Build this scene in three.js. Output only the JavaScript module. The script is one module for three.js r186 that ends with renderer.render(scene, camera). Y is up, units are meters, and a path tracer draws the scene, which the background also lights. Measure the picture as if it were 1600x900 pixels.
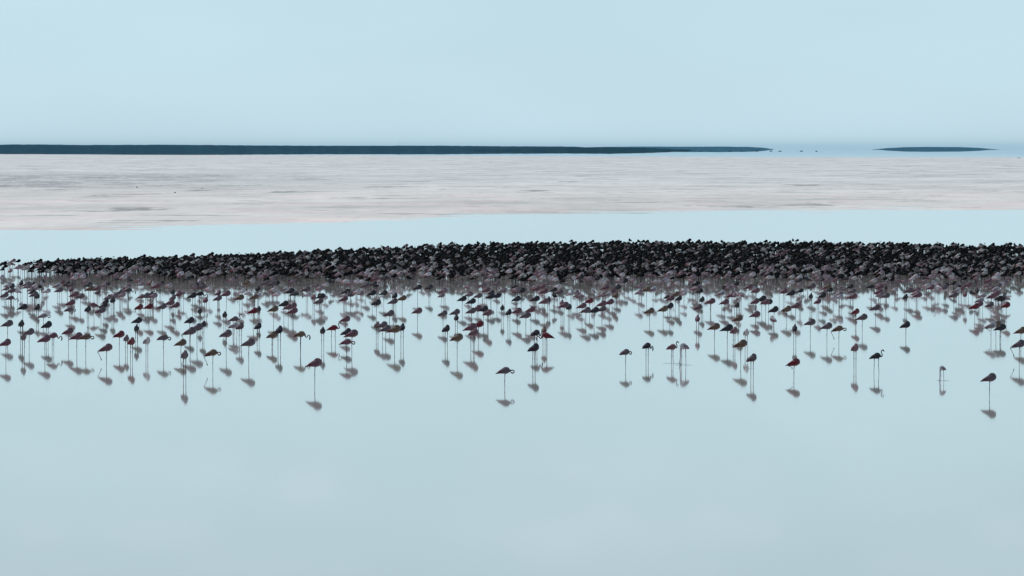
import * as THREE from 'three';
import { mergeGeometries } from 'three/addons/utils/BufferGeometryUtils.js';
import { createNoise2D } from 'simplex-noise';

// ------------------------------------------------------------------ camera, sky, sun, exposure
const EYE = 11, FOCAL = 9000, HORIZON = 232;             // metres; pixels of a 1600 x 900 frame
const scene = new THREE.Scene();
const camera = new THREE.PerspectiveCamera(2 * Math.atan(450 / FOCAL) * 180 / Math.PI, 16 / 9, 1, 300000);
const PITCH = Math.atan((450 - HORIZON) / FOCAL);
camera.position.set(0, EYE, 0);
camera.rotation.set(-PITCH, 0, 0);
camera.updateMatrixWorld();

const SUN_EL = 48 * Math.PI / 180, SUN_AZ = -28 * Math.PI / 180;      // ahead of the camera, to the left
const sunDir = new THREE.Vector3(Math.sin(SUN_AZ) * Math.cos(SUN_EL), Math.sin(SUN_EL), -Math.cos(SUN_AZ) * Math.cos(SUN_EL));

{ // hazy daylight: pale at the horizon, deeper blue overhead, a broad glow round the sun
  const W = 2048, H = 1024, data = new Float32Array(W * H * 4);
  const hor = [0.53, 0.715, 0.80], low = [0.505, 0.715, 0.792], zen = [0.10, 0.20, 0.34];
  const veils = createNoise2D(rng(5));
  const sm = (a, b, x) => { const t = Math.min(1, Math.max(0, (x - a) / (b - a))); return t * t * (3 - 2 * t); };
  for (let j = 0; j < H; j++) {
    const el = ((j + 0.5) / H - 0.5) * Math.PI, e = Math.max(0, el) * 180 / Math.PI;
    const up = sm(0, 2.6, e), thin = 1 - Math.exp(-Math.max(0, e - 2.0) / 20);
    for (let i = 0; i < W; i++) {
      const u = ((i + 0.5) / W - 0.5) * 2 * Math.PI;                  // atan2(z, x)
      const dx = Math.cos(el) * Math.cos(u), dz = Math.cos(el) * Math.sin(u), dy = Math.sin(el);
      const c = Math.max(-1, Math.min(1, dx * sunDir.x + dy * sunDir.y + dz * sunDir.z)), ang = Math.acos(c) * 180 / Math.PI;
      const glow = 0.95 * Math.exp(-ang / 16);
      const back = 1 - 0.30 * sm(60, 150, ang);                       // the side away from the sun is deeper
      const veil = 1 + 0.03 * veils(dx * 9, dy * 34 + dz * 5) + 0.015 * veils(dx * 22 + 7, dy * 90 + dz * 8);
      const wisp = sm(0.1, 0.9, veils(dx * 14 + 31, dy * 120) + 0.5 * veils(dx * 45 + 3, dy * 260)) * sm(1.5, 4, e) * (1 - sm(25, 60, e));
      const k = (j * W + i) * 4;
      for (let n = 0; n < 3; n++) {
        let v = (hor[n] + (low[n] - hor[n]) * up) * veil;
        v += wisp * [0.085, 0.056, 0.062][n];
        v = v + (zen[n] - v) * thin;
        data[k + n] = v * back + glow * [1, 0.97, 0.9][n];
      }
      data[k + 3] = 1;
    }
  }
  const sky = new THREE.DataTexture(data, W, H, THREE.RGBAFormat, THREE.FloatType);
  sky.mapping = THREE.EquirectangularReflectionMapping;
  sky.magFilter = sky.minFilter = THREE.LinearFilter;
  sky.needsUpdate = true;
  scene.background = sky; scene.environment = sky;
}
const sun = new THREE.DirectionalLight(new THREE.Color(1, 0.95, 0.86), 2.8);
sun.position.copy(sunDir).multiplyScalar(600).add(new THREE.Vector3(0, 0, -300));
sun.target.position.set(0, 0, -300);
sun.castShadow = true; sun.shadow.radius = 6; sun.shadow.mapSize.set(4096, 4096);
Object.assign(sun.shadow.camera, { left: -130, right: 130, top: 200, bottom: -200, near: 10, far: 1400 });
scene.add(sun, sun.target);

const renderer = new THREE.WebGLRenderer({ antialias: true });
renderer.toneMapping = THREE.LinearToneMapping;
renderer.toneMappingExposure = 1;
renderer.shadowMap.enabled = true;

// ------------------------------------------------------------------ helpers
function rng(seed) { let a = seed >>> 0; return () => { a = (a + 0x6D2B79F5) >>> 0; let t = Math.imul(a ^ (a >>> 15), 1 | a); t = (t + Math.imul(t ^ (t >>> 7), 61 | t)) ^ t; return ((t ^ (t >>> 14)) >>> 0) / 4294967296; }; }
const noise = createNoise2D(rng(11)), noiseB = createNoise2D(rng(23));
const lerp = (a, b, t) => a + (b - a) * t;
const smooth = (a, b, x) => { const t = Math.min(1, Math.max(0, (x - a) / (b - a))); return t * t * (3 - 2 * t); };
function curve(points, x) {                              // piecewise linear
  if (x <= points[0][0]) return points[0][1];
  for (let i = 1; i < points.length; i++) if (x <= points[i][0]) return lerp(points[i - 1][1], points[i][1], (x - points[i - 1][0]) / (points[i][0] - points[i - 1][0]));
  return points[points.length - 1][1];
}
const distanceAt = (row) => EYE * FOCAL / (row - HORIZON);          // metres to the point of the lake seen in that row
const place = (px, row) => { const d = distanceAt(row); return new THREE.Vector3((px - 800) / FOCAL * d, 0, -d); };
const material = (r, g, b, roughness = 0.8, extra = {}) => { const m = new THREE.MeshStandardMaterial({ roughness, metalness: 0, ...extra }); m.color.setRGB(r, g, b); return m; };
const taken = {};
function named(o, name) { const n = taken[name] = (taken[name] ?? -1) + 1; o.name = n ? `${name}_${String(n).padStart(3, '0')}` : name; return o; }
function structure(o, name) { named(o, name); o.userData.kind = 'structure'; scene.add(o); return o; }
function thing(o, name, label, category, group) { named(o, name); o.userData = { label, category }; if (group) o.userData.group = group; scene.add(o); return o; }

// ------------------------------------------------------------------ the lake
const SHEET_END = 45000;
function waterSheet(near, far, half, y) {
  const g = new THREE.BufferGeometry();
  g.setAttribute('position', new THREE.Float32BufferAttribute([-half, y, -near, half, y, -near, half, y, -far, -half, y, -far], 3));
  g.setAttribute('normal', new THREE.Float32BufferAttribute([0, 1, 0, 0, 1, 0, 0, 1, 0, 0, 1, 0], 3));
  g.setAttribute('uv', new THREE.Float32BufferAttribute([-half, near, half, near, half, far, -half, far], 2));
  g.setIndex([0, 1, 2, 0, 2, 3]);
  return g;
}
// milky brine: glassy, with the faintest breath of wind on it
const brine = new THREE.MeshPhysicalMaterial({ roughness: 0.035, ior: 1.33, metalness: 0 });
brine.color.setRGB(0.43, 0.415, 0.40);
const mirageBrine = new THREE.MeshPhysicalMaterial({ roughness: 0, ior: 1.33, metalness: 0 });
mirageBrine.color.setRGB(0.43, 0.415, 0.40);
const lake = structure(new THREE.Mesh(waterSheet(-400, 5100, 1500, 0), brine), 'lake_water');
const mirageLake = structure(new THREE.Mesh(waterSheet(5100, SHEET_END, 15000, 0), mirageBrine), 'mirage_water');  // mirror sheet added beyond the salt to stand for the mirage
lake.receiveShadow = mirageLake.receiveShadow = true;

// ------------------------------------------------------------------ the salt flat
{
  const nearEdge = [[-400, 362], [0, 360], [100, 358], [250, 354], [400, 351], [520, 350], [640, 343], [720, 336], [860, 334], [1000, 332], [1100, 329], [1600, 327], [2000, 326]];
  const farEdge = [[-400, 240.2], [0, 241], [400, 242.2], [800, 243.6], [1100, 245.4], [1600, 246.6], [2000, 247]];
  const nearAt = nearEdge.map(([p, r]) => [(p - 800) / FOCAL * distanceAt(r), distanceAt(r)]);
  const farAt = farEdge.map(([p, r]) => [(p - 800) / FOCAL * distanceAt(r), distanceAt(r)]);
  const height = (x, dd) => {
    const d = dd / 1.5;
    const wob = 14 * noise(x / 55, d / 40) + 8 * noise(x / 14, d / 60 + 9);
    const a = (d - curve(nearAt, x) / 1.5 + wob) / 46, b = (curve(farAt, x) / 1.5 - d + 150 * noise(x / 400, d / 500)) / 900;
    const pans = 0.05 * noise(x / 60 + 4, d / 18) * (1 - smooth(0.4, 3.2, a));
    return Math.min(0.09 * (1 - Math.exp(-Math.max(0, a))) + (a < 0 ? 0.1 * a : 0) + pans, b < 0.3 ? 0.3 * b : 0.09);
  };
  const cols = 640, rows = 460, half = Math.tan(7.6 * Math.PI / 180), d0 = 705, d1 = 13500;
  const pos = [], col = [], idx = [];
  for (let j = 0; j <= rows; j++) {
    const dist = d0 * Math.pow(d1 / d0, j / rows), d = dist / 1.5;
    for (let i = 0; i <= cols; i++) {
      const x = dist * half * (2 * i / cols - 1);
      const y = Math.max(-0.4, height(x, dist)) + 0.004 * noiseB(x / 3, d / 9);
      pos.push(x, y, -dist);
      // salt crust, greyer where it is damp, with mud showing in streaks and a rosy stain of algae along the shore
      const broad = noise(x / 120 + 30, d / 210), mid = noise(x / 26, d / 75 + 50), fine = noiseB(x / 6, d / 30), grit = noiseB(x / 2.2 + 9, d / 14);
      const t = 0.5 + 0.26 * broad + 0.22 * mid + 0.14 * fine + 0.1 * grit;
      let c = [lerp(0.46, 0.71, t), lerp(0.455, 0.69, t), lerp(0.455, 0.685, t)];
      const ridge = 1 - Math.abs(noise(x / 110 + 77, d / 52 + 13) + 0.12 * fine);
      const streak = smooth(0.80, 0.95, ridge) * smooth(0.0, 0.55, noiseB(x / 30, d / 90) + 0.3 * grit) ;
      const bank = smooth(990, 1090, d) * (1 - smooth(1550, 1800, d)) * smooth(20, -110, x + 0.03 * d) * smooth(-0.7, 0.6, mid + 0.7 * fine + 0.7 * grit);
      const mud = Math.min(1, 0.85 * streak + 0.7 * bank);
      const rosy = smooth(0.0, 0.8, noiseB(x / 45 + 3, d / 55)) * (1 - smooth(650, 1300, d));
      const warm = 1 - smooth(700, 1300, d);
      c = [lerp(c[0], 0.20, mud) * (1 + 0.06 * rosy + 0.03 * warm), lerp(c[1], 0.205, mud) * (1 - 0.04 * rosy), lerp(c[2], 0.22, mud) * (1 - 0.02 * rosy - 0.035 * warm)];
      col.push(...c);
    }
  }
  const w = cols + 1;
  for (let j = 0; j < rows; j++) for (let i = 0; i < cols; i++) { const a = j * w + i; idx.push(a, a + 1, a + w + 1, a, a + w + 1, a + w); }
  const g = new THREE.BufferGeometry();
  g.setAttribute('position', new THREE.Float32BufferAttribute(pos, 3));
  g.setAttribute('color', new THREE.Float32BufferAttribute(col, 3));
  g.setIndex(idx); g.computeVertexNormals();
  const salt = structure(new THREE.Mesh(g, material(1, 1, 1, 0.92, { vertexColors: true })), 'salt_flat');
  salt.receiveShadow = true;
}

// ------------------------------------------------------------------ far shores
// a low hill range: outline of heights along x, given real depth and a scrubby crest
function ridgeMesh(points, d, depth, base, seed, rough, mat) {
  const r = createNoise2D(rng(seed)), x0 = points[0][0], x1 = points[points.length - 1][0], cols = 900, rows = 14;
  const pos = [], idx = [], col = [];
  for (let j = 0; j <= rows; j++) {
    const v = j / rows, prof = Math.sin(Math.PI * v);
    for (let i = 0; i <= cols; i++) {
      const x = lerp(x0, x1, i / cols), top = curve(points, x);
      const bumps = rough * (0.55 * r(x / 90, v * 3) + 0.3 * r(x / 30, v * 5 + 9) + 0.25 * Math.max(0, r(x / 12, v * 9)));
      const y = base + Math.max(0, (top - base + bumps * smooth(0, 9, top - base)) * prof);
      pos.push(x * (1 + v * depth / d), y, -(d + v * depth));
      const open = smooth(0.15, 0.7, r(x / 160 + 40, v * 6) + 0.5 * r(x / 35, v * 16)), grain = 0.75 + 0.25 * r(x / 20 + 5, v * 22);
      col.push((1 + 1.2 * open) * grain, (1 + 0.9 * open) * grain, (1 + 0.5 * open) * grain);
    }
  }
  const w = cols + 1;
  for (let j = 0; j < rows; j++) for (let i = 0; i < cols; i++) { const a = j * w + i; idx.push(a, a + 1, a + w + 1, a, a + w + 1, a + w); }
  const g = new THREE.BufferGeometry();
  g.setAttribute('position', new THREE.Float32BufferAttribute(pos, 3)); g.setAttribute('color', new THREE.Float32BufferAttribute(col, 3)); g.setIndex(idx); g.computeVertexNormals();
  return new THREE.Mesh(g, mat);
}
const outline = (pts, d) => pts.map(([p, row]) => [(p - 800) / FOCAL * d, EYE + (HORIZON - row) / FOCAL * d]);
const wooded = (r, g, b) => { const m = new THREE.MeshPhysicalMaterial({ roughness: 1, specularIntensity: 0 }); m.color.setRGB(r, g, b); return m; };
const scrub = wooded(0.009, 0.027, 0.036), woods = wooded(0.009, 0.027, 0.036); woods.vertexColors = true;  // blue-green base: part of the distance haze is mixed into this colour
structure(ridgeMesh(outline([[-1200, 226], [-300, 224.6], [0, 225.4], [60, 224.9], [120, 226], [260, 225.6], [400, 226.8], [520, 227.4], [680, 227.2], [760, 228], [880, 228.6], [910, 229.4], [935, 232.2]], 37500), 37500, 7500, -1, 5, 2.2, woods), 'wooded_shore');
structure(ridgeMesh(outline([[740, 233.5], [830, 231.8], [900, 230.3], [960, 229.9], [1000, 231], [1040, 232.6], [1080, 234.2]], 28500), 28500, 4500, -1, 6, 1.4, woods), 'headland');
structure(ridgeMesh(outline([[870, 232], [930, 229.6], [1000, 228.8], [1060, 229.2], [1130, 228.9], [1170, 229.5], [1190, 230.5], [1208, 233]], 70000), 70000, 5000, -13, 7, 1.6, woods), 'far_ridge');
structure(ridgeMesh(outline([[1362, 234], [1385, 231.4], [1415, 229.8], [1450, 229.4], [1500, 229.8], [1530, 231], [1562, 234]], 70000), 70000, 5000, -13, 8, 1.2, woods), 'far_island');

// the air over forty kilometres of lake
scene.fog = new THREE.FogExp2(new THREE.Color(0.28, 0.68, 1), 5.8e-6);

// ------------------------------------------------------------------ small things far off
function blobGeometry(rx, ry, rz, seed, detail = 2) {
  const g = new THREE.IcosahedronGeometry(1, detail), p = g.attributes.position, n = createNoise2D(rng(seed));
  for (let i = 0; i < p.count; i++) {
    const x = p.getX(i), y = p.getY(i), z = p.getZ(i), k = 1 + 0.28 * n(x * 1.6 + y, z * 1.6 - y) + 0.1 * n(x * 5, z * 5 + y * 4);
    p.setXYZ(i, x * rx * k, Math.max(-0.35, y) * ry * k, z * rz * k);
  }
  g.computeVertexNormals();
  return g;
}
{
  const mirageIslet = scrub;  // these islets are added to stand for the broken mirage speckle
  [[1045, 236.4, 7], [1062, 236.2, 5], [1073, 236.5, 6], [1084, 236.2, 3.5], [1095, 236.4, 6], [1112, 236.1, 4], [1118, 236.4, 3], [1140, 236.2, 3], [1160, 236.3, 6], [1176, 236.2, 3.5], [1182, 236.4, 4], [1205, 236.2, 4], [1218, 236.3, 5], [1252, 236.2, 4], [1276, 236.3, 3]].forEach(([px, row, w], i, all) => {
    const c = place(px, row), k = distanceAt(row) / FOCAL;
    const parts = [];
    const count = w > 4.5 ? 3 : 2;
    for (let n = 0; n < count; n++) { const b = blobGeometry(w * k * 0.5 / count * 1.3, k * (0.45 + 0.25 * ((i + n) % 3)), w * k * 0.5, 60 + i * 4 + n, 1); b.translate((n - (count - 1) / 2) * w * k / count, 0, 0); parts.push(b); }
    const m = new THREE.Mesh(mergeGeometries(parts), mirageIslet); m.position.copy(c);
    thing(m, 'mirage_islet', `low dark islet added for mirage speckle off the headland, ${['nearest the headland', 'second from the headland', 'third from the headland', 'fourth from the headland', 'fifth from the headland', 'sixth from the headland', 'seventh from the headland', 'middle of the row', 'ninth from the headland', 'tenth from the headland', 'fifth from the open end', 'fourth from the open end', 'third from the open end', 'second from the open end', 'farthest out over open water'][i]}`, 'islet', 'added islets off the headland');
  });
  const stone = material(0.035, 0.035, 0.04, 0.85);
  for (const [px, row, w, label] of [[273.5, 302, 2.6, 'round black stone alone on the pale salt flat'], [214, 293.6, 2.4, 'flat dark stone at the edge of the grey mud bank'], [316, 295, 4, 'low dark stone between mud bank and salt'], [1592, 247.3, 4, 'dark lump at far rim of salt below open sky']]) {
    const k = distanceAt(row) / FOCAL, m = new THREE.Mesh(blobGeometry(w * k * 0.5, k * (w < 3 ? 1.5 : 0.9), w * k * 0.5, px | 0, 2), stone);
    m.position.copy(place(px, row)); m.position.y = 0.09;
    thing(m, 'stone', label, 'stone');
  }
  // lattice mast on the wooded shore
  const mast = new THREE.Group(), steel = material(0.10, 0.14, 0.17, 0.6), h = 26;
  const bar = (a, b, r) => { const g = new THREE.CylinderGeometry(r, r, 1, 6); const A = new THREE.Vector3(...a), B = new THREE.Vector3(...b), d = B.clone().sub(A); g.scale(1, d.length(), 1); g.applyQuaternion(new THREE.Quaternion().setFromUnitVectors(new THREE.Vector3(0, 1, 0), d.normalize())); g.translate(...A.add(B).multiplyScalar(0.5).toArray()); return g; };
  const feet = [[-1.6, 0, -1.6], [1.6, 0, -1.6], [1.6, 0, 1.6], [-1.6, 0, 1.6]];
  const add = (name, g) => { const m = new THREE.Mesh(g, steel); m.name = name; mast.add(m); };
  for (const f of feet) add('leg', bar(f, [f[0] * 0.2, h, f[2] * 0.2], 0.28));
  const braces = [];
  for (let n = 0; n < 8; n++) for (let s = 0; s < 4; s++) { const a = feet[s], b = feet[(s + 1) % 4], q = (v, t) => [v[0] * lerp(1, 0.2, t), h * t, v[2] * lerp(1, 0.2, t)]; braces.push(bar(q(a, n / 8), q(b, (n + 1) / 8), 0.12)); }
  add('bracing', mergeGeometries(braces)); add('antenna', bar([0, h - 1, 0], [0, h + 7, 0], 0.25));
  mast.position.set((625 - 800) / FOCAL * 39500, 24, -39500);
  thing(mast, 'lattice_mast', 'thin lattice mast rising from the dark wooded shore', 'mast');
}

// ------------------------------------------------------------------ flamingos
// One continuous skin: tail, trunk, neck, head and bill are one loft along a bent spine; the legs grow out of the belly.
// A row: x, y, half height, half width, tone (0 plumage, 1 wing-red, 2 pale, 3 dark, 4 leg)
const TONES = [[1, 1, 1], [0.86, 0.46, 0.50], [1.25, 1.3, 1.32], [0.16, 0.16, 0.17], [0.52, 0.38, 0.40]];
function loft(rows, around, steps) {
  const pts = rows.map((r) => new THREE.Vector3(r[0], r[1], 0)), path = new THREE.CatmullRomCurve3(pts, false, 'centripetal');
  const total = (rows.length - 1) * steps, pos = [], col = [], idx = [];
  for (let k = 0; k <= total; k++) {
    const t = k / total, f = t * (rows.length - 1), i = Math.min(rows.length - 2, Math.floor(f)), u = f - i, e = u * u * (3 - 2 * u);
    const p = path.getPoint(t), q = path.getTangent(t), nx = -q.y, ny = q.x, L = Math.hypot(nx, ny) || 1;
    const rh = lerp(rows[i][2], rows[i + 1][2], e), rw = lerp(rows[i][3], rows[i + 1][3], e);
    const ca = TONES[rows[i][4] ?? 0], cb = TONES[rows[i + 1][4] ?? 0];
    for (let a = 0; a < around; a++) {
      const w = a / around * Math.PI * 2, s = Math.cos(w), c = Math.sin(w);
      pos.push(p.x + nx / L * rh * s, p.y + ny / L * rh * s, p.z + rw * c);
      col.push(lerp(ca[0], cb[0], u), lerp(ca[1], cb[1], u), lerp(ca[2], cb[2], u));
    }
  }
  for (let k = 0; k < total; k++) for (let a = 0; a < around; a++) { const b = (a + 1) % around, A = k * around; idx.push(A + a, A + around + a, A + b, A + b, A + around + a, A + around + b); }
  const cap = (k) => { const c = pos.length / 3, A = k * around; let x = 0, y = 0, z = 0; for (let a = 0; a < around; a++) { x += pos[(A + a) * 3]; y += pos[(A + a) * 3 + 1]; z += pos[(A + a) * 3 + 2]; } pos.push(x / around, y / around, z / around); col.push(col[A * 3], col[A * 3 + 1], col[A * 3 + 2]); for (let a = 0; a < around; a++) idx.push(c, A + a, A + (a + 1) % around); };
  cap(0); cap(total);
  const g = new THREE.BufferGeometry();
  g.setAttribute('position', new THREE.Float32BufferAttribute(pos, 3)); g.setAttribute('color', new THREE.Float32BufferAttribute(col, 3)); g.setIndex(idx);
  g.computeVertexNormals();
  return g;
}
const TRUNK = [[-0.40, 0.850, 0.010, 0.014, 1], [-0.32, 0.878, 0.034, 0.036, 1], [-0.21, 0.925, 0.078, 0.080, 0], [-0.08, 0.965, 0.124, 0.120, 0], [0.05, 1.000, 0.168, 0.142, 0], [0.16, 1.000, 0.150, 0.124, 0]];
const NECKS = {
  // head laid back between the shoulders
  doze: [[0.245, 1.010, 0.098, 0.085], [0.278, 1.075, 0.062, 0.056], [0.240, 1.150, 0.055, 0.054], [0.155, 1.185, 0.054, 0.050], [0.07, 1.165, 0.056, 0.048, 0], [0.01, 1.125, 0.034, 0.028, 3], [-0.04, 1.085, 0.012, 0.012, 3]],
  // neck hooped forward, bill in the breast feathers
  preen: [[0.25, 0.985, 0.080, 0.070], [0.315, 0.995, 0.036, 0.034], [0.39, 1.010, 0.027, 0.027], [0.455, 0.975, 0.026, 0.026], [0.455, 0.905, 0.026, 0.026], [0.400, 0.870, 0.032, 0.030], [0.340, 0.885, 0.030, 0.026, 3], [0.30, 0.92, 0.014, 0.014, 3]],
  // neck in an S with the head hanging at knee height
  hang: [[0.245, 0.965, 0.078, 0.068], [0.300, 0.905, 0.036, 0.034], [0.330, 0.845, 0.028, 0.028], [0.390, 0.835, 0.026, 0.026], [0.430, 0.900, 0.025, 0.025], [0.490, 0.950, 0.025, 0.025], [0.550, 0.915, 0.026, 0.026], [0.570, 0.835, 0.040, 0.034], [0.565, 0.775, 0.040, 0.032, 3], [0.545, 0.715, 0.022, 0.02, 3], [0.525, 0.685, 0.010, 0.01, 3]],
  // feeding, neck straight down to the water
  feed: [[0.245, 0.965, 0.078, 0.068], [0.300, 0.880, 0.040, 0.036], [0.325, 0.76, 0.032, 0.030], [0.315, 0.62, 0.030, 0.028], [0.330, 0.45, 0.028, 0.028], [0.355, 0.28, 0.028, 0.028], [0.370, 0.17, 0.042, 0.034], [0.345, 0.10, 0.036, 0.03, 3], [0.31, 0.05, 0.014, 0.014, 3]],
  // neck curved up, head raised
  raise: [[0.240, 0.985, 0.080, 0.070], [0.305, 0.955, 0.036, 0.034], [0.365, 0.965, 0.028, 0.028], [0.385, 1.040, 0.026, 0.026], [0.345, 1.125, 0.025, 0.025], [0.325, 1.205, 0.025, 0.025], [0.365, 1.275, 0.026, 0.026], [0.425, 1.285, 0.038, 0.033], [0.475, 1.255, 0.030, 0.026, 3], [0.50, 1.20, 0.012, 0.012, 3]],
};
function leg(points, thick) {                            // hip, ankle joint, foot
  const [h, j, f] = points, mid = (a, b, t) => [lerp(a[0], b[0], t), lerp(a[1], b[1], t)];
  const rows = [[...h, thick * 2.2, thick * 2.2, 0], [...mid(h, j, 0.3), thick * 1.15, thick * 1.15, 4], [...mid(h, j, 0.85), thick * 0.9, thick * 0.9, 4], [...j, thick * 1.45, thick * 1.45, 4], [...mid(j, f, 0.12), thick * 0.9, thick * 0.9, 4], [...f, thick * 0.85, thick * 0.85, 4]];
  return rows;
}
function bodyGeometry(neck, legs, fine) {
  const around = fine ? 10 : 7, steps = fine ? 3 : 2, parts = [loft([...TRUNK, ...NECKS[neck]], around, steps)], thick = fine ? 0.0145 : 0.0145;
  const standing = (dx, z) => { const g = loft(leg([[0.03 + dx, 0.89], [0.015 + dx, 0.50], [0.02 + dx * 1.3, 0.0]], thick), fine ? 6 : 4, fine ? 2 : 1); g.translate(0, 0, z); parts.push(g); const foot = loft([[0.0 + dx * 1.3, 0.012, 0.012, 0.014, 4], [0.05 + dx * 1.3, 0.012, 0.010, 0.045, 4], [0.10 + dx * 1.3, 0.008, 0.006, 0.055, 4]], 5, 1); foot.translate(0, 0, z); parts.push(foot); };
  if (legs === 'one') standing(0, 0.015);
  else if (legs === 'two') { standing(0.015, 0.06); standing(-0.02, -0.06); }
  else if (legs === 'stride') { standing(0.11, 0.05); standing(-0.09, -0.05); }
  else if (legs === 'kick') {                            // one leg folded up behind, foot dangling
    standing(0.01, 0.03);
    const g = loft([...leg([[-0.06, 0.86], [-0.41, 0.80], [-0.245, 0.47]], thick), [-0.235, 0.43, 0.030, 0.02, 3], [-0.225, 0.37, 0.012, 0.012, 3]], fine ? 6 : 4, fine ? 2 : 1); g.translate(0, 0, -0.05); parts.push(g);
  } else if (legs === 'tuck') {                          // foot drawn up under the belly
    standing(0.01, 0.03);
    const g = loft([...leg([[-0.02, 0.86], [-0.26, 0.83], [-0.075, 0.76]], thick), [-0.07, 0.72, 0.028, 0.02, 3], [-0.065, 0.67, 0.012, 0.012, 3]], fine ? 6 : 4, fine ? 2 : 1); g.translate(0, 0, -0.05); parts.push(g);
  }
  return mergeGeometries(parts);
}
// folded wing: a leaf-shaped shell on the flank, its lower rear edge in the deep red of the coverts
function wingGeometry(side, fine) {
  const g = loft([[-0.42, 0.842, 0.006, 0.004, 3], [-0.33, 0.872, 0.030, 0.014, 1], [-0.22, 0.920, 0.066, 0.024, 1], [-0.09, 0.962, 0.092, 0.030, 0], [0.05, 0.995, 0.100, 0.030, 0], [0.15, 1.015, 0.080, 0.024, 0], [0.205, 1.03, 0.035, 0.012, 0]], fine ? 8 : 6, fine ? 3 : 1);
  const p = g.attributes.position;
  for (let i = 0; i < p.count; i++) { const x = p.getX(i), bulge = 0.112 * Math.sqrt(Math.max(0, 1 - Math.pow((x - 0.03) / 0.47, 2))); p.setZ(i, side * (p.getZ(i) + bulge)); }
  if (side < 0) { const ix = g.index.array; for (let i = 0; i < ix.length; i += 3) { const t = ix[i]; ix[i] = ix[i + 1]; ix[i + 1] = t; } }
  g.computeVertexNormals();
  return g;
}
const plumage = (r, g, b) => { const m = new THREE.MeshPhysicalMaterial({ roughness: 0.9, specularIntensity: 0.2, vertexColors: true }); m.color.setRGB(r, g, b); return m; };
const TINTS = {  // most tints set dark: the bodies' backlit shade is mixed into the plumage colour
  g: { body: plumage(0.189, 0.142, 0.155), wing: plumage(0.142, 0.103, 0.116), word: 'greyish pink' },
  r: { body: plumage(0.231, 0.133, 0.150), wing: plumage(0.172, 0.082, 0.099), word: 'rose pink' },
  c: { body: plumage(0.205, 0.073, 0.082), wing: plumage(0.163, 0.027, 0.039), word: 'crimson' },
  o: { body: plumage(0.205, 0.146, 0.120), wing: plumage(0.155, 0.099, 0.073), word: 'brownish' },
  d: { body: plumage(0.069, 0.063, 0.073), wing: plumage(0.050, 0.044, 0.051), word: 'dark slate' },
  w: { body: plumage(0.55, 0.49, 0.50), wing: plumage(0.26, 0.21, 0.23), word: 'pale' },
};
const POSES = {
  s: ['doze', 'one', 'dozing on one leg'], t: ['doze', 'two', 'dozing on two legs'], l: ['preen', 'one', 'preening with looped neck'], u: ['hang', 'two', 'with its head hanging low'],
  f: ['feed', 'stride', 'feeding head down'], n: ['raise', 'stride', 'with neck raised'], k: ['doze', 'kick', 'with one leg cocked behind'], j: ['preen', 'kick', 'preening with one leg cocked behind'], q: ['doze', 'tuck', 'with a foot drawn up'], z: ['doze', 'two', 'end on'],
};
const bodies = Object.fromEntries(Object.entries(POSES).map(([k, [neck, legs]]) => [k, bodyGeometry(neck, legs, true)]));
const wings = [wingGeometry(1, true), wingGeometry(-1, true)];

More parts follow.
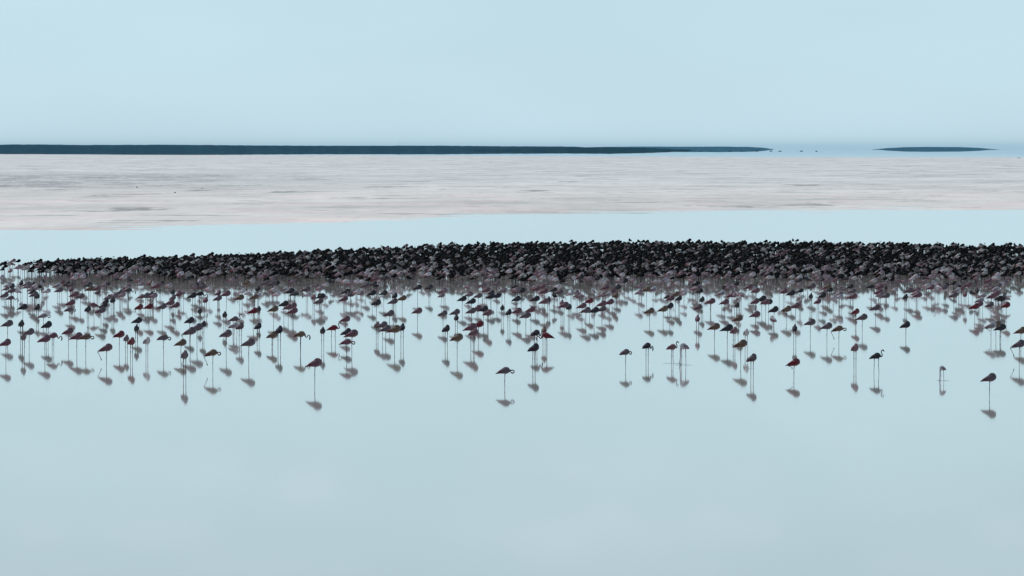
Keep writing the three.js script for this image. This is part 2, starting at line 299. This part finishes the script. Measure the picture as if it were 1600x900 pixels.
// column and row of each body's middle in the photograph, tint, pose (capital: facing the other way), row of its reflection
const SEEN = `
491 569 r s 632; 788 580 g l 629; 1546 592 g s 645; 1473 576 w F 614; 1240 568 c q 613; 1369 557 d n 610; 1336 545 r z 604; 1175 561 g t 619; 1157 539 o s 596; 1166 521 w z 575
1069 542 w F 599; 1050 543 r n 593; 1011 541 d u 592; 977 551 g l 600; 834 545 d t 604; 837 521 d u 575; 855 525 c U 577; 850 517 o z; 388 537 g s 596; 331 552 o j 610
288 556 g z 622; 282 537 o s 579; 255 528 g l 584; 229 534 w z 587; 205 535 c z 592; 197 530 g z 573; 186 524 c s 575; 165 545 r k 594; 133 527 o l 580; 119 527 r s 578
106 519 r s 567; 82 525 r u 572; 69 531 r s 585; 36 528 g z 579; 45 520 g s 570; 8 537 r s 589; 11 507 g s 556; 33 507 d z 559; 73 509 d t 560; 213 514 d z 556
296 519 g k 575; 307 513 g s 567; 317 508 d z 549; 353 523 g s 580; 365 510 w t 547; 375 511 g z 562; 403 511 d z 552; 436 517 d z 574; 425 525 o t 560; 469 523 o u 576
504 518 d z 570; 520 513 c n 554; 541 520 d s 560; 549 523 r s 579; 541 535 r l 587; 597 509 g s 556; 589 509 g z 550; 602 515 g s 556; 616 516 o s 573; 628 513 d z 566
697 515 d z 566; 714 529 o s 585; 735 513 r s 569; 740 521 r t 573; 747 508 c s; 1116 512 o s 558; 1136 514 d s 566; 1147 518 r z 570; 1242 514 d z 559; 1292 511 g s 561
1310 514 o j 560; 1415 509 d s 545; 1556 508 o s 552; 1563 513 d t 551; 1548 510 w q; 1595 518 o s 562; 1592 539 g k 595; 1266 505 g s 553; 1347 497 g s 541; 1337 488 c t
7 462 g s 493; 16 466 g u 493; 17 455 g s; 19 448 d z; 35 481 d s; 42 445 g s 478; 33 443 d z; 52 445 d z; 53 461 g s; 58 464 d z; 58 481 d z; 67 441 d z; 67 499 w l 517; 89 447 w s; 96 442 r s; 92 454 g s
110 446 g s; 116 461 r s; 125 464 g s 500; 110 474 r s; 108 484 g l; 111 453 r z; 140 452 o s; 151 452 r s; 153 457 g z; 147 477 r L 513; 137 484 d z; 161 479 d s; 157 486 g s 525; 165 472 d z; 176 470 d z 517; 187 458 g t 490; 199 450 r s
217 481 c s; 232 480 c s; 227 463 g s; 236 461 d z; 214 502 d s; 253 480 g s 520; 265 474 r s; 274 478 r s 520; 270 466 g z; 270 457 d z; 279 460 r z; 244 448 r s; 235 443 o z; 300 463 d s 500; 312 487 d z; 321 470 r z; 340 467 g s 506
341 459 r z; 353 460 r s 503; 315 449 g s; 296 502 d s; 311 440 w z; 351 493 d z; 374 466 o s; 395 487 c s 528; 397 465 o t; 393 438 o s; 385 443 o s; 366 499 g n; 403 463 w s; 403 452 d z; 404 484 d z; 427 484 o s 521
445 453 w s; 453 456 d s; 478 453 g s 493; 443 476 d s; 450 481 r s; 457 487 r t 527; 456 479 r s; 490 466 r z; 501 464 d s; 498 472 g s 503; 537 468 r s; 547 461 g s 490; 539 500 r s; 581 459 d s; 588 474 d s; 571 447 g s; 585 437 r s; 425 444 g s 473; 415 443 g s
617 463 d z; 614 472 g s; 628 467 o s 499; 608 491 g s; 652 487 r s 524; 695 457 w s 479; 692 491 g s 529; 711 489 g s; 713 499 d z 523; 722 468 d s; 736 472 d s; 747 463 g s; 766 464 d s; 776 463 d s; 736 487 g s; 745 483 r s; 755 484 d s; 762 490 r t 534
785 482 d z 518; 795 489 d z 534; 760 454 r s; 807 468 d s 502; 808 487 r s 523; 829 485 r s; 821 494 g s 531; 836 468 d s 502; 850 472 r s; 857 469 d z 505; 850 456 r s; 847 449 r s; 838 452 r s; 874 457 g s 488; 878 474 r z; 881 478 r s 522; 889 481 d z 524
814 455 d s; 909 479 r s; 921 471 c s; 915 486 g s; 928 486 d s; 940 484 g s; 940 476 r s; 952 473 r s; 950 461 w s; 956 456 r s; 927 456 w Z; 946 450 r s; 962 462 o z; 1010 453 o s; 1020 453 w s; 1015 487 o s 520; 1036 484 o s 519
1046 479 d s; 1048 467 r s; 1055 461 o s; 1061 467 d z; 1091 481 g q; 1097 469 d z; 1110 472 r t 505; 1132 473 r s 504; 1143 462 r s; 1152 478 d z; 1154 468 w z; 1180 472 r s; 1190 468 d s; 1196 473 r s; 1180 497 r s 515; 1153 499 o s; 1127 459 w s; 1170 449 r s
1181 455 r t; 1090 499 r z; 1201 473 d s; 1209 485 d s 523; 1208 503 w Z 525; 1229 484 o q 520; 1225 456 r t; 1236 459 d s; 1250 467 w z; 1243 479 r s; 1268 448 g q; 1267 464 d z; 1278 472 r t 512; 1293 449 o s 484; 1313 463 d z 497; 1332 456 g s; 1333 464 r q
1368 482 g s 514; 1373 457 r s; 1384 463 g s; 1375 449 r s; 1361 448 d u; 1306 438 r z; 1420 455 g s 485; 1432 454 r s; 1434 462 r s 495; 1415 465 d z; 1455 450 r s; 1465 448 r s; 1475 450 g s; 1490 462 g s 496; 1495 455 w s; 1502 452 r s; 1508 461 r z 500
1523 480 c s; 1530 476 r t 514; 1531 470 w s; 1535 463 w s; 1547 479 g s 498; 1549 464 r s; 1556 460 r s; 1555 453 w s; 1572 478 c s 520; 1527 455 d z; 1560 447 g s; 1545 440 r s; 1513 446 r s`;
const OWN = {                                            // the birds that stand out, by column and row
  '491 569': 'rose pink flamingo dozing on one leg, alone nearest the viewer on the left', '788 580': 'lone greyish flamingo preening at the near edge of the flock, centre', '1546 592': 'greyish flamingo dozing closest to the viewer on the far right',
  '1473 576': 'pale flamingo feeding head down alone in open water on the right', '1240 568': 'crimson flamingo with a foot drawn up in the foremost row', '1369 557': 'dark flamingo with raised curved neck standing at the near right', '1069 542': 'pale flamingo feeding with straight neck beside the walking rose one',
  '1050 543': 'rose flamingo walking with raised neck beside the pale feeding one', '1011 541': 'dark flamingo with S-shaped neck hanging, between preening and walking birds', '977 551': 'greyish flamingo with neck looped into a ring, alone right of centre',
  '834 545': 'dark slate flamingo on two legs, nearest of the central trio', '837 521': 'dark flamingo with hanging head facing the crimson one', '855 525': 'crimson flamingo with hanging neck facing the dark one', '331 552': 'brownish flamingo with looped neck and a leg cocked far behind',
  '288 556': 'greyish flamingo on two legs, front one left of the leg-cocking bird', '165 545': 'rose flamingo with leg cocked, standing foremost at the left', '205 535': 'deep crimson flamingo seen end on among the left front birds', '1175 561': 'greyish flamingo on two legs left of the crimson foremost bird',
  '1592 539': 'greyish flamingo with long leg cocked behind, cut by the right edge', '1310 514': 'brownish flamingo with figure-eight neck and a leg cocked behind', '520 513': 'crimson dark flamingo with raised neck amid open water left of centre', '652 487': 'rose flamingo dozing by itself in a clear patch of water', '1415 509': 'dark slate flamingo dozing alone in clear water, right of centre', '388 537': 'greyish flamingo on one leg, foremost of its cluster left of centre',
};
const YAW = { '977 551': 0.75, '1011 541': 0.95, '1050 543': -0.8, '331 552': 0.5, '1175 561': 0.85, '834 545': 0.8, '788 580': 0.15, '491 569': 0.05, '1157 539': 0.1, '1240 568': -0.1, '1546 592': 0.2, '1116 512': 0.1, '165 545': 0.15, '296 519': 0, '837 521': 0.9, '1369 557': 0.5, '1592 539': 0.1 }, SIZE = { '1473 576': 0.72, '1050 543': 0.95 };
const rand = rng(77), placed = [];
const birds = SEEN.trim().split(/[;\n]/).map((t) => t.trim()).filter(Boolean).map((t) => { const [x, y, tint, pose, mirror] = t.split(' '); return { x: +x, y: +y, tint, pose: pose.toLowerCase(), turned: pose !== pose.toLowerCase(), mirror: mirror ? +mirror : 0, key: `${x} ${y}` }; });
for (const b of birds) {
  const tall = 0.80 + 0.06 * (rand() - 0.5);
  b.row = b.mirror ? (b.y + b.mirror) / 2 : (b.y - HORIZON * tall / EYE) / (1 - tall / EYE);
  b.up = (b.row - b.y) / (b.row - HORIZON) * EYE;        // middle of the body above the water
  b.zone = b.row > 540 ? 0 : b.row > 500 ? 1 : 2;
  b.side = Math.min(7, Math.floor(b.x / 200));
}
const SIDES = ['by the left edge', 'at far left', 'left of centre', 'just left of middle', 'just right of middle', 'right of centre', 'at far right', 'by the right edge'], ROWS = ['front row', 'middle rows', 'rear rows'];
const ORDER = ['', 'second', 'third', 'fourth', 'fifth', 'sixth', 'seventh', 'eighth', 'ninth', 'tenth', 'eleventh', 'twelfth'];
const alike = {};
for (const b of [...birds].sort((a, c) => a.x - c.x)) if (!OWN[b.key]) (alike[[b.tint, b.pose, b.zone, b.side]] ??= []).push(b);
for (const list of Object.values(alike)) list.forEach((b, i) => {
  const which = list.length === 1 ? '' : i === 0 ? ', leftmost' : i === list.length - 1 ? ', rightmost' : `, ${ORDER[i]} from left`;
  b.label = `${TINTS[b.tint].word} flamingo ${POSES[b.pose][2]}, ${ROWS[b.zone]} ${SIDES[b.side]}${which}`;
});
for (const b of birds) {
  const bird = new THREE.Group(), tint = TINTS[b.tint], p = place(b.x, b.row), size = SIZE[b.key] ?? Math.min(1.1, Math.max(0.98 + 0.10 * (rand() - 0.5), (b.up + 0.07) / 0.965));
  const part = (name, g, m) => { const o = new THREE.Mesh(g, m); o.name = name; o.castShadow = o.receiveShadow = true; bird.add(o); };
  part('body', bodies[b.pose], tint.body); part('wing', wings[0], tint.wing); part('wing', wings[1], tint.wing);
  bird.position.set(p.x, Math.min(-0.05, Math.max(-0.42, b.up - 0.965 * size)), p.z);
  bird.rotation.y = (YAW[b.key] ?? (b.pose === 'f' ? 0.95 : b.pose === 'z' ? (rand() < 0.5 ? 1 : -1) * (1.0 + 0.45 * rand()) : b.pose === 't' ? 1.7 * (rand() - 0.5) : 1.25 * (rand() - 0.5))) + (b.turned ? Math.PI : 0);
  bird.scale.setScalar(size);
  thing(bird, 'flamingo', OWN[b.key] ?? b.label, 'flamingo', 'flamingos spread out over the shallows');
  placed.push([p.x, p.z]);
}

// rings on the water round the two birds that are moving
for (const [px, row, radii] of [[1052, 568, [0.55]], [1068, 570.5, [0.4]], [1473, 595, [0.3]]]) for (const radius of radii) {
  const ring = new THREE.TorusGeometry(radius, 0.03, 8, 48); ring.rotateX(Math.PI / 2); ring.scale(1, 0.22, 1);
  const o = new THREE.Mesh(ring, brine); o.position.copy(place(px, row)); structure(o, 'water_ripple');
}

// the packed crowd behind them: greyish and pale birds, most painted near-black for the pack's shade
{
  const back = [[-60, 409], [60, 409], [110, 406], [200, 404], [300, 401], [400, 396], [500, 391], [600, 387], [700, 382], [800, 379.5], [1000, 378], [1300, 378.5], [1400, 380], [1500, 383], [1660, 382]];
  const front = [[-60, 432], [60, 434], [110, 437], [300, 444], [500, 448], [800, 451], [900, 447], [1200, 450], [1400, 449], [1660, 449]];
  const thick = [[-60, 0.10], [50, 0.16], [95, 0.6], [150, 1], [1660, 1]];
  const kinds = [['s', 0.46], ['t', 0.34], ['n', 0.09], ['u', 0.05], ['l', 0.06]].map(([k, share]) => ({ share, g: mergeGeometries([bodyGeometry(POSES[k][0], POSES[k][1], false), wingGeometry(1, false), wingGeometry(-1, false)]), list: [] }));
  const r = rng(4242), cell = new Map(), key = (x, z) => `${Math.floor(x / 0.5)},${Math.floor(z / 0.5)}`;
  const free = (x, z, gap) => { const i = Math.floor(x / 0.5), j = Math.floor(z / 0.5); for (let a = -1; a <= 1; a++) for (let b = -1; b <= 1; b++) for (const [u, v] of cell.get(`${i + a},${j + b}`) ?? []) if ((u - x) ** 2 + (v - z) ** 2 < gap * gap) return false; return true; };
  for (const [x, z] of placed) { const k = key(x, z); cell.set(k, [...(cell.get(k) ?? []), [x, z]]); }
  const m = new THREE.Matrix4(), q = new THREE.Quaternion(), up = new THREE.Vector3(0, 1, 0);
  for (let tries = 0, n = 0; tries < 160000 && n < 9500; tries++) {
    const px = -50 + 1700 * r(), top = curve(back, px) + 1.5 * noise(px / 25, 3) - 5 * Math.pow(r(), 9) , low = curve(front, px) + 6 * noise(px / 60, 8);
    const dBack = distanceAt((top - HORIZON * 0.074) / 0.926), dFront = distanceAt(low);
    const d = Math.sqrt(lerp(dFront * dFront, dBack * dBack, r())), x = (px - 800) / FOCAL * d, row = HORIZON + EYE * FOCAL / d;
    const inner = smooth(low, low - 14, row), dense = curve(thick, px) * (0.10 + 0.90 * inner);
    if (r() > dense || !free(x, -d, 0.3)) continue;
    const k = key(x, -d); cell.set(k, [...(cell.get(k) ?? []), [x, -d]]); n++;
    let pick = r(), i = 0; while (i < kinds.length - 1 && pick > kinds[i].share) pick -= kinds[i++].share;
    const size = 0.64 + 0.24 * r(), turn = r() < 0.62 ? 0.7 * (r() - 0.5) : r() * Math.PI * 2, t = r(), v = r();
    const shadeShare = lerp(0.66, 0.84, smooth(440, 410, row));
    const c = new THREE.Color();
    if (t < shadeShare) { const s = 0.003 + 0.010 * v; c.setRGB(s, s * 0.96, s * 0.98); }
    else if (t < shadeShare + (1 - shadeShare) * 0.36) { const s = 0.13 + 0.12 * v; c.setRGB(s, s * 0.85, s * 0.84); }
    else if (t < shadeShare + (1 - shadeShare) * 0.56) { const s = 0.18 + 0.10 * v; c.setRGB(s, s * 0.62, s * 0.67); }
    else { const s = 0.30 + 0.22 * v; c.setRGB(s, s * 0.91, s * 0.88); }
    q.setFromAxisAngle(up, turn);
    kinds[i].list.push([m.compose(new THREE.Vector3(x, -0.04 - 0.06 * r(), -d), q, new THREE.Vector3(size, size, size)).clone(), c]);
  }
  // the looser belt along the crowd's near side, rosy and pale birds standing in the clear
  for (let tries = 0, n = 0; tries < 9000 && n < 430; tries++) {
    const px = -40 + 1680 * r(), row = 430 + 52 * Math.pow(r(), 1.7) + 6 * noise(px / 70, 21), d = distanceAt(row), x = (px - 800) / FOCAL * d;
    if (noise(px / 45, row / 14 + 60) < -0.05 || !free(x, -d, 0.4)) continue;
    const k = key(x, -d); cell.set(k, [...(cell.get(k) ?? []), [x, -d]]); n++;
    let pick = r(), i = 0; while (i < kinds.length - 1 && pick > kinds[i].share) pick -= kinds[i++].share;
    const size = 0.80 + 0.2 * r(), turn = r() < 0.7 ? 1.3 * (r() - 0.5) : r() * Math.PI * 2, t = r(), v = r(), c = new THREE.Color();
    if (t < 0.2) { const s = 0.03 + 0.05 * v; c.setRGB(s, s * 0.92, s); } else if (t < 0.72) { const s = 0.22 + 0.14 * v; c.setRGB(s, s * 0.7, s * 0.78); } else { const s = 0.42 + 0.22 * v; c.setRGB(s, s * 0.86, s * 0.9); }
    q.setFromAxisAngle(up, turn);
    kinds[i].list.push([m.compose(new THREE.Vector3(x, -0.06 - 0.14 * r(), -d), q, new THREE.Vector3(size, size, size)).clone(), c]);
  }
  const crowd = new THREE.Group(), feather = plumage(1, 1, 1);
  for (const k of kinds) {
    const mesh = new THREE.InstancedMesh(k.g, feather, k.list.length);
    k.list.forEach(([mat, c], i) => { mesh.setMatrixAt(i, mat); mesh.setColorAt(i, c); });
    mesh.name = 'packed_flamingos'; mesh.castShadow = mesh.receiveShadow = true; mesh.userData.kind = 'stuff';
    crowd.add(mesh);
  }
  named(crowd, 'flamingo_crowd');
  crowd.userData = { kind: 'stuff', label: 'dense dark mass of thousands of flamingos packed across the shallows', category: 'flock' };
  scene.add(crowd);
  console.log('birds', birds.length, 'crowd', kinds.map((k) => k.list.length).join(' '));
}

renderer.render(scene, camera);
